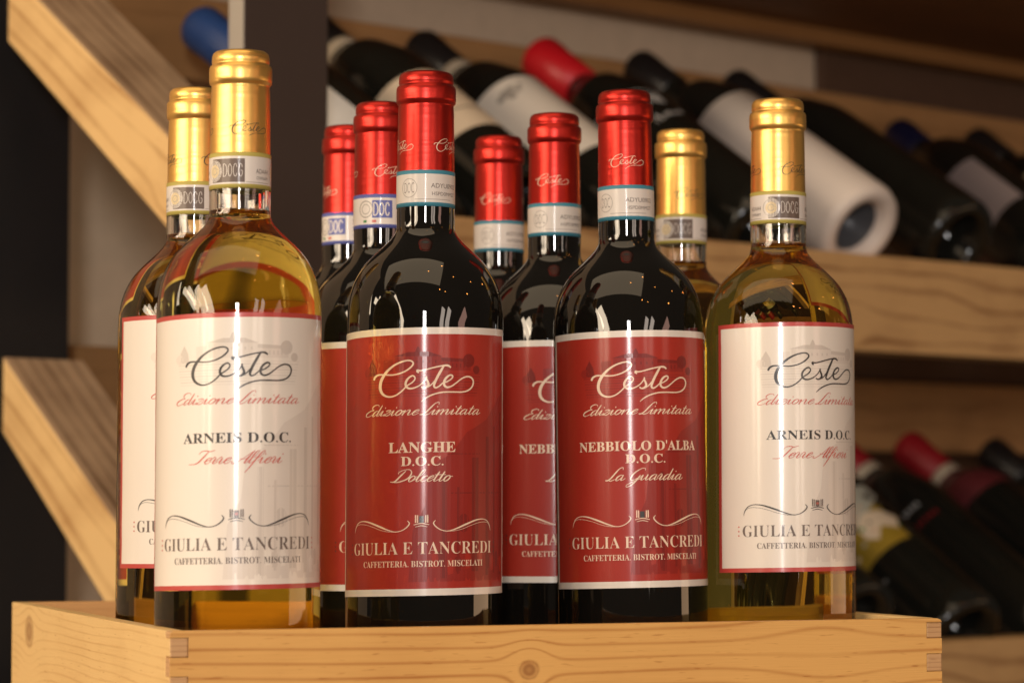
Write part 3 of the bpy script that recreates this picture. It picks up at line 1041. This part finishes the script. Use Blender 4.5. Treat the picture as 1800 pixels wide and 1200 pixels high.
g = 0.00018
FINL = [(0.0030, 0.0112), (0.0196, 0.0285), (0.0370, 0.046)]     # notch depths below the top at the left corner
FINR = [(0.0020, 0.0092), (0.0168, 0.0250), (0.0330, 0.042)]
out = [(0, BOT), (LU, BOT)]
for a, b_ in reversed(FINR):
    out += [(LU, TOP - b_ - g), (LU - TH - g, TOP - b_ - g), (LU - TH - g, TOP - a + g), (LU, TOP - a + g)]
out += [(LU, TOP - 0.0016), (LU - 0.0008, TOP - 0.0005), (LU - 0.0024, TOP), (0.0015, TOP), (0.0004, TOP - 0.0005), (0, TOP - 0.0015)]
for a, b_ in FINL:
    out += [(0, TOP - a + g), (TH + g, TOP - a + g), (TH + g, TOP - b_ - g), (0, TOP - b_ - g)]
prism('front_board', out, 0.0, 0.0080, lambda s, t, z: CP(s, t, z), [M['pinefront'], M['endgrain']], crate)


def side_outline(fins):
    o = [(TH + g * 2, BOT), (LV, BOT), (LV, TOP), (TH + g * 2, TOP)]
    for a, b_ in fins:
        o += [(TH + g * 2, TOP - a), (0.00012, TOP - a), (0.00012, TOP - b_), (TH + g * 2, TOP - b_)]
    return o


prism('side_board', side_outline(FINL), 0.0, TH, lambda s, t, z: CP(t, s, z), [M['pineside'], M['endgrain']], crate)
prism('side_board', side_outline(FINR), LU - TH, LU, lambda s, t, z: CP(t, s, z), [M['pineside'], M['endgrain']], crate)
prism('back_board', [(TH + g, BOT), (LU - TH - g, BOT), (LU - TH - g, TOP), (TH + g, TOP)], LV - 0.0085, LV - 0.0005,
      lambda s, t, z: CP(s, t, z), [M['pineback'], M['endgrain']], crate)
prism('floor_board', [(TH + .0004, -0.0088), (LU - TH - .0004, -0.0088), (LU - TH - .0004, -0.0008), (TH + .0004, -0.0008)], 0.0084, LV - 0.009,
      lambda s, t, z: CP(s, t, z), [M['pineback'], M['endgrain']], crate)

# counter under the crate (below the frame)
cv = [(-0.46, 1.12), (0.46, 1.12), (0.46, 1.85), (-0.46, 1.85)]
V = [(x, y, -0.0203) for x, y in cv] + [(x, y, -0.055) for x, y in cv]
ct = mesh_obj('counter_top', V, [(0, 1, 2, 3), (7, 6, 5, 4), (0, 4, 5, 1), (1, 5, 6, 2), (2, 6, 7, 3), (3, 7, 4, 0)], M['counter'],
              uvs=[[(0, 0), (.9, 0), (.9, .7), (0, .7)]] + [[(0, 0), (.9, 0), (.9, .04), (0, .04)]] * 5)
ct['kind'] = 'structure'

# ------------------------------------------------------------------ rack behind
D0 = 2.40
K = D0 / 2.8
O = Vector(((1520 - 900) / F * D0, D0, 0))
E1 = Vector((1, 1, 0)) / math.sqrt(2)
E2 = Vector((-1, 1, 0)) / math.sqrt(2)


def zr(z):                # heights were taken for the 2.8 m reference and scale about the camera
    return CZ + (z - CZ) * K


def RP(a, b, z):
    return O + E1 * (a * K) + E2 * (b * K) + Vector((0, 0, zr(z)))


def bar(name, corners, mats, parent=None, fm=None, bevel=0.0015):
    """8 corners: bottom four then top four, counter-clockwise; UV x runs along the first edge"""
    c = [Vector(p) for p in corners]
    Fc = [(3, 2, 1, 0), (4, 5, 6, 7), (0, 1, 5, 4), (1, 2, 6, 5), (2, 3, 7, 6), (3, 0, 4, 7)]
    uv = []
    ax = (c[1] - c[0])
    L = ax.length
    ax = ax / L
    for f in Fc:
        p0 = c[f[0]]
        nrm = (c[f[1]] - p0).cross(c[f[3]] - p0)
        if nrm.length > 1e-12:
            nrm.normalize()
        oth = nrm.cross(ax)
        if oth.length < 0.3:
            oth = Vector((0, 0, 1)); ax2 = nrm.cross(oth)
        else:
            ax2 = ax
        uv.append([((c[i] - c[0]).dot(ax2), -abs((c[i] - c[4]).dot(oth))) for i in f])
    o = mesh_obj(name, c, Fc, mats, parent, fmat=fm, uvs=uv)
    bv = o.modifiers.new('bevel', 'BEVEL')
    bv.width = bevel
    bv.segments = 2
    return o


def rbox(name, a0, a1, b0, b1, z0, z1, mats, parent=None, fm=None):
    return bar(name, [RP(a0, b0, z0), RP(a1, b0, z0), RP(a1, b1, z0), RP(a0, b1, z0),
                      RP(a0, b0, z1), RP(a1, b0, z1), RP(a1, b1, z1), RP(a0, b1, z1)], mats, parent, fm)


rack = thing('wine_rack', 'timber wine rack of sloping shelves and dark uprights standing behind the crate', 'wine rack', (0, 0, 0))
AP = -0.751
rbox('front_beam', -0.66, 1.2, 0.0, 0.045, 0.2346, 0.325, M['beam'], rack)
rbox('front_beam', -0.66, 1.2, 0.0, 0.045, -0.128, -0.038, M['beam'], rack)
rbox('front_beam', -0.66, 1.2, 0.0, 0.045, 0.66, 0.74, M['beam'], rack)
rbox('rear_rail', -1.1, 1.6, 0.42, 0.455, 0.484, 0.562, M['rail'], rack)
rbox('rear_rail', -1.1, 1.6, 0.42, 0.455, 0.153, 0.234, M['rail'], rack)
rbox('shelf_board', -0.62, 1.6, 0.02, 0.555, 0.655, 0.673, [M['board']], rack)
rbox('shelf_batten', -0.62, 1.6, 0.50, 0.53, 0.636, 0.6548, [M['boardedge']], rack)
rbox('post', AP, AP + 0.086, 0.0, 0.0185, -0.6, 1.0, [M['post'], M['postlit']], rack, fm=[0, 0, 0, 0, 0, 1])
rbox('post', -0.80, -0.655, 0.345, 0.40, -0.6, 0.9, M['black'], rack)


def brace(z_lo, z_hi, zl_far, zh_far, far=0.303):
    w_ = 0.083
    a0, a1 = AP - 0.003, AP - 0.003 + w_
    n = 0.02
    c = [RP(a0, far, zl_far), RP(a0, n, z_lo), RP(a1, n, z_lo), RP(a1, far, zl_far),
         RP(a0, far, zh_far), RP(a0, n, z_hi), RP(a1, n, z_hi), RP(a1, far, zh_far)]
    return bar('sloping_brace', c, [M['brace'], M['braceshade']], rack, fm=[0, 1, 0, 0, 0, 0])


brace(0.253, 0.3285, 0.475, 0.536, 0.300)
brace(-0.124, -0.035, 0.152, 0.2143)
# rear slats carrying the necks, other brace pairs farther along the rack
for zz in (0.0, -0.364):
    for aa in (-0.12, 0.62):
        c = [RP(aa, 0.30, 0.44 + zz), RP(aa, 0.045, 0.235 + zz), RP(aa + .05, 0.045, 0.235 + zz), RP(aa + .05, 0.30, 0.44 + zz),
             RP(aa, 0.30, 0.475 + zz), RP(aa, 0.045, 0.270 + zz), RP(aa + .05, 0.045, 0.270 + zz), RP(aa + .05, 0.30, 0.475 + zz)]
        bar('sloping_brace', c, [M['brace'], M['braceshade']], rack, fm=[0, 1, 0, 0, 0, 0])

# wall behind the rack
def wallpiece(name, a0, a1, b, z0, z1, m):
    o = rbox(name, a0, a1, b, b + 0.03, z0, z1, m)
    o['kind'] = 'structure'
    return o


wallpiece('wall', -2.2, 2.6, 0.56, -1.2, 1.4, M['wall'])
o = rbox('wall_panel', 0.614, 2.2, 0.546, 0.559, 0.243, 0.653, M['wallbrownshade'])
tag(o, 'brown panel on the wall above the rear rail at the right', 'wall panel')
o = rbox('shadow_wall', -0.2, 2.2, 0.546, 0.559, -0.30, 0.242, M['wallbrownshade'])
tag(o, 'brown wall painted dark for shadow behind the lower row of lying bottles', 'wall panel')


# ------------------------------------------------------------------ bottles lying in the rack
def depth_front(px, b=0.03):
    k = (px - 900) / F
    ox, oy = O.x - b * K * .7071, O.y + b * K * .7071
    t = (k * oy - ox) / (1 - k)
    return oy + t


RACKP = [(0, .040), (.010, .036), (.018, .022), (.024, .008), (.029, .0005), (.0368, .0022), (.0385, .007), (.0388, .03), (.0388, .10), (.0388, .175), (.0380, .190),
         (.0350, .203), (.0285, .215), (.0200, .226), (.0158, .236), (.0150, .25), (.0148, .300)]


def rack_bottle(base, tip, label, cap, capr=0.0165, cap_len=0.055, band=None, length=0.31, sc=1.0, body=None, group='bottles lying in the rack', d_add=0.0):
    db = depth_front(base[0]) + d_add
    B = at(base[0], base[1], db)
    rt = ray(*tip)
    C0 = Vector((0, 0, CZ))
    # point on the tip ray whose distance to B is the bottle length (far solution)
    a = rt.dot(rt)
    b = -2 * rt.dot(B - C0)
    c = (B - C0).dot(B - C0) - (length * sc) ** 2
    disc = max(b * b - 4 * a * c, 0)
    T = C0 + rt * ((-b + math.sqrt(disc)) / (2 * a))
    ax = (T - B).normalized()
    t = thing('lying_wine_bottle', label, 'wine bottle', B, group)
    view = (C0 - B).normalized()
    yv = -(view - ax * view.dot(ax)).normalized()
    xv = yv.cross(ax)
    rot = Matrix((xv, yv, ax)).transposed().to_4x4()
    t.matrix_basis = Matrix.Translation(B) @ rot @ Matrix.Scale(sc, 4)
    k = length / 0.30
    prof = RACKP[:12] + [(r, z + (length - .30)) for r, z in RACKP[12:]]
    pr = prof[:9] + smooth_profile(prof[9:], 3)
    V, Fc = lathe(pr + [(0, length)], 64)
    mesh_obj('glass', V, Fc, body or M['olive'], t, smooth=True)
    z1 = length + 0.0012
    z0 = length - cap_len
    V, Fc = lathe([(0.0152, z0), (capr - .0003, z0 + .001), (capr, z1 - .022), (capr + 0.0008, z1 - 0.018), (capr + .0008, z1 - .005), (capr - .001, z1 - .0015), (capr - .004, z1), (0, z1)], 48)
    mesh_obj('capsule', V, Fc, cap, t, smooth=True)
    if band is not None:
        V, Fc = lathe([(0.0151, z0 - 0.018), (0.0162, z0 - 0.0178), (0.0166, z0 - 0.0005), (0.0153, z0 - 0.0002)], 48)
        mesh_obj('neck_band', V, Fc, band, t, smooth=True)
    return t


def side_label(t, z0, z1, th0, th1, m, name='label', r=0.0391, seg=28):
    V, Fc = [], []
    rows = 6
    for j in range(rows + 1):
        z = z0 + (z1 - z0) * j / rows
        for i in range(seg + 1):
            th = math.radians(th0 + (th1 - th0) * i / seg)
            V.append((r * math.sin(th), -r * math.cos(th), z))
    for j in range(rows):
        for i in range(seg):
            k = j * (seg + 1) + i
            Fc.append((k, k + 1, k + seg + 2, k + seg + 1))
    return mesh_obj(name, V, Fc, m, t, smooth=True)


def twine(t, z, r, wdt=0.0016):
    V, Fc = lathe([(r, z - wdt), (r + wdt, z), (r, z + wdt)], 48)
    return mesh_obj('twine', V, Fc, M['twine'], t, smooth=True)


# upper row, left to right
t = rack_bottle((715, 345), (352, 48), 'lying bottle with bright blue capsule, partly hidden by the dark brown post', M['wax_blue'], 0.0175, 0.075)
side_label(t, .05, .12, -60, 40, M['silver'])
t = rack_bottle((915, 372), (535, 42), 'lying dark bottle with a cream label crossed by a black line, right of the post', M['blackcap'], band=M['paleband'])
l = side_label(t, .062, .150, -75, 80, M['oldcream'])
P = Print()
P.rect(-52, 26, 54, 27.2, 'ink')
P.text('M', 'serif', 14, 20, 4, 4, 'greyink')
for k in range(6):
    P.rect(-30 + k * 8, 8 + (k % 2), -25 + k * 8, 8.8 + (k % 2), 'pink')
P.build('lettering', l, 0.0391, .150 - .06, off=0.15) if False else None
Pz = Print()
Pz.rect(-50, 60, 52, 61.4, 'ink')
Pz.text('M', 'serif', 20, 68.5, 4.5, 4.5, 'greyink')
for k in range(7):
    Pz.rect(-34 + k * 9, 28 + (k % 2), -28 + k * 9, 29 + (k % 2), 'pink')
Pz.build('lettering', l, 0.0391, .150, off=0.15)
twine(t, .226, .021)
t = rack_bottle((1120, 395), (738, 84), 'lying dark bottle with a large off-white label and grey crest, below the red wax top', M['blackcap'], band=M['paleband'])
l = side_label(t, .058, .176, -80, 80, M['oldcream'] if False else M['cream'])
Pz = Print()
for (x, y, r_) in ((14, 16, 5), (20, 14, 4), (8, 18, 3.5), (25, 18, 3.2), (17, 22, 4), (29, 13, 2)):
    Pz.disc(x, y, r_, 'sealgrey', n=12)
Pz.build('crest', l, 0.0391, .176, off=0.15)
t = rack_bottle((1345, 415), (948, 100), 'lying dark bottle with bright red wax top and silver lettering, at the middle of the rack', M['wax_red'], 0.0192, 0.062)
twine(t, .238, .0158)
t['label'] = 'lying dark bottle with bright red wax top, twine round its neck and silver lettering'
Pz = Print()
Pz.stroke([(-50, 14, 1.0), (-30, 4, 1.2), (0, 0, 1.2), (30, 4, 1.2), (50, 14, 1.0)], 'silver')
rr_ = random.Random(3)
for k in range(11):
    x = -8 + 4.6 * k
    Pz.stroke([(x, 8 + rr_.random() * 8, 2.4), (x + 3, 20 + rr_.random() * 10, 2.0), (x + 4.5, 9 + rr_.random() * 8, 2.4)], 'silver')
Pz.text('A', 'serif', 22, 50, 9, 10, 'silver')
for k in range(5):
    Pz.stroke([(28 + 4 * k, 48, 1.3), (29.5 + 4 * k, 41 + rr_.random() * 4, 1.3), (31 + 4 * k, 48, 1.2)], 'silver')
Pz.build('lettering', t, 0.0388, .180, off=0.2)
t = rack_bottle((1515, 405), (1120, 118), 'lying bottle wrapped in plain white down to its hollow white base', M['blackcap'])
V, Fc = lathe([(.0225, .0096), (.0255, .0016), (.029, -.0010), (.033, -.0016), (.0375, .0006), (.0396, .007), (.0398, .03), (.0398, .10), (.0398, .178), (.0390, .1785)], 64)
mesh_obj('white_wrap', V, Fc, M['whitewrap'], t, smooth=True)
V, Fc = lathe([(0, .0390), (.010, .0350), (.0178, .0212), (.0226, .0095)], 48)
mesh_obj('punt', V, [tuple(reversed(f)) for f in Fc][::-1], M['wpunt'], t, smooth=True)
Pz = Print()
for k in range(5):
    Pz.stroke([(14 + k * 4, 80 + k, .6), (17 + k * 4, 74 + k, .9), (19 + k * 4, 80 + k, .5)], 'sealgrey')
Pz.build('lettering', t, 0.0398, .178, off=0.2)
t = rack_bottle((1690, 428), (1288, 150), 'lying plain black bottle without visible label, right of the white-wrapped bottle', M['blackcap'])
t = rack_bottle((1862, 452), (1578, 236), 'lying black bottle with navy capsule and plain mauve grey label in the upper row', M['navy'], d_add=0.02)
side_label(t, .055, .150, -45, 38, M['greylabel'])
t = rack_bottle((2055, 500), (1712, 250), 'lying black bottle with pale yellow label, rightmost of the upper row', M['blackcap'])
side_label(t, .11, .19, -60, 55, M['yellowlabel'])

# lower row
t = rack_bottle((1512, 1098), (1120, 800), 'lying black bottle at the lower left of the picture-label bottle, mostly hidden behind the crate', M['blackcap'])
t = rack_bottle((1700, 1120), (1335, 775), 'lying black bottle with a mustard, sage and peach picture label in the lower row', M['blackcap'])
l = side_label(t, .095, .172, -80, 50, M['mustard'])
Pz = Print()
Pz.poly([(-54, 1), (42, 1), (42, 20), (24, 34), (-4, 44), (-54, 60)], 'paintgrey')
Pz.disc(-18, 7, 8, 'peach')
Pz.poly([(-26, 10), (-8, 12), (14, 30), (6, 38), (-20, 28)], 'peach')
Pz.poly([(2, 44), (14, 34), (30, 38), (40, 52), (32, 66), (20, 56), (10, 68), (2, 60)], 'oldcream')
Pz.disc(34, 18, 5, 'ink')
Pz.disc(-22, 56, 8, 'ink')
Pz.disc(36, 30, 4, 'ink')
rq = random.Random(11)
for k in range(26):
    Pz.disc(rq.uniform(-30, 38), rq.uniform(6, 72), rq.uniform(1.2, 3.6), ('ink', 'peach', 'mustard', 'paintgrey', 'green', 'oldcream')[k % 6], n=8)
Pz.build('picture', l, 0.0391, .176, off=0.15)
Pz = Print()
for k in range(5):
    Pz.stroke([(-30 + 4 * k, 3, .7), (-29 + 4 * k, 0, .7), (-27.5 + 4 * k, 3, .7)], 'silver')
Pz.build('lettering', t, 0.0388, .075, off=0.2)
t = rack_bottle((1850, 1130), (1452, 775), 'lying black bottle with arched grey lettering over small red lettering, above the picture label', M['capred'], band=M['paleband'])
Pz = Print()
for k in range(12):
    x = -44 + 5 * k
    Pz.stroke([(x, 3, 1.0), (x + 1.2, -1.5, 1.0), (x + 2.6, 3, 1.0)], 'silver')
for k in range(7):
    x = -12 + 5 * k
    Pz.stroke([(x, 20, 1.0), (x + 1.4, 16, 1.0), (x + 3, 20, 1.0)], 'capred')
Pz.build('lettering', t, 0.0388, .172, off=0.2)
t = rack_bottle((1985, 1112), (1592, 782), 'lying bottle with red capsule, pale neck band and burgundy shoulder in the lower row', M['capred'], band=M['paleband'])
V, Fc = lathe([(.0165, .243), (.0212, .2345), (.0300, .2235), (.0355, .2140), (.0385, .2030), (.0392, .194), (.0390, .19)], 48)
mesh_obj('shoulder_label', V, [f for f in Fc], M['burgundy'], t, smooth=True)
t = rack_bottle((2130, 1110), (1738, 792), 'lying black bottle with black capsule, rightmost of the lower row', M['blackcap'])

SC.cycles.use_denoising = True
SC.cycles.max_bounces = 24
SC.cycles.transmission_bounces = 20
SC.cycles.transparent_max_bounces = 8
SC.cycles.glossy_bounces = 8
SC.cycles.caustics_reflective = True
SC.cycles.caustics_refractive = True
SC.cycles.blur_glossy = 0.5
SC.cycles.sample_clamp_indirect = 8
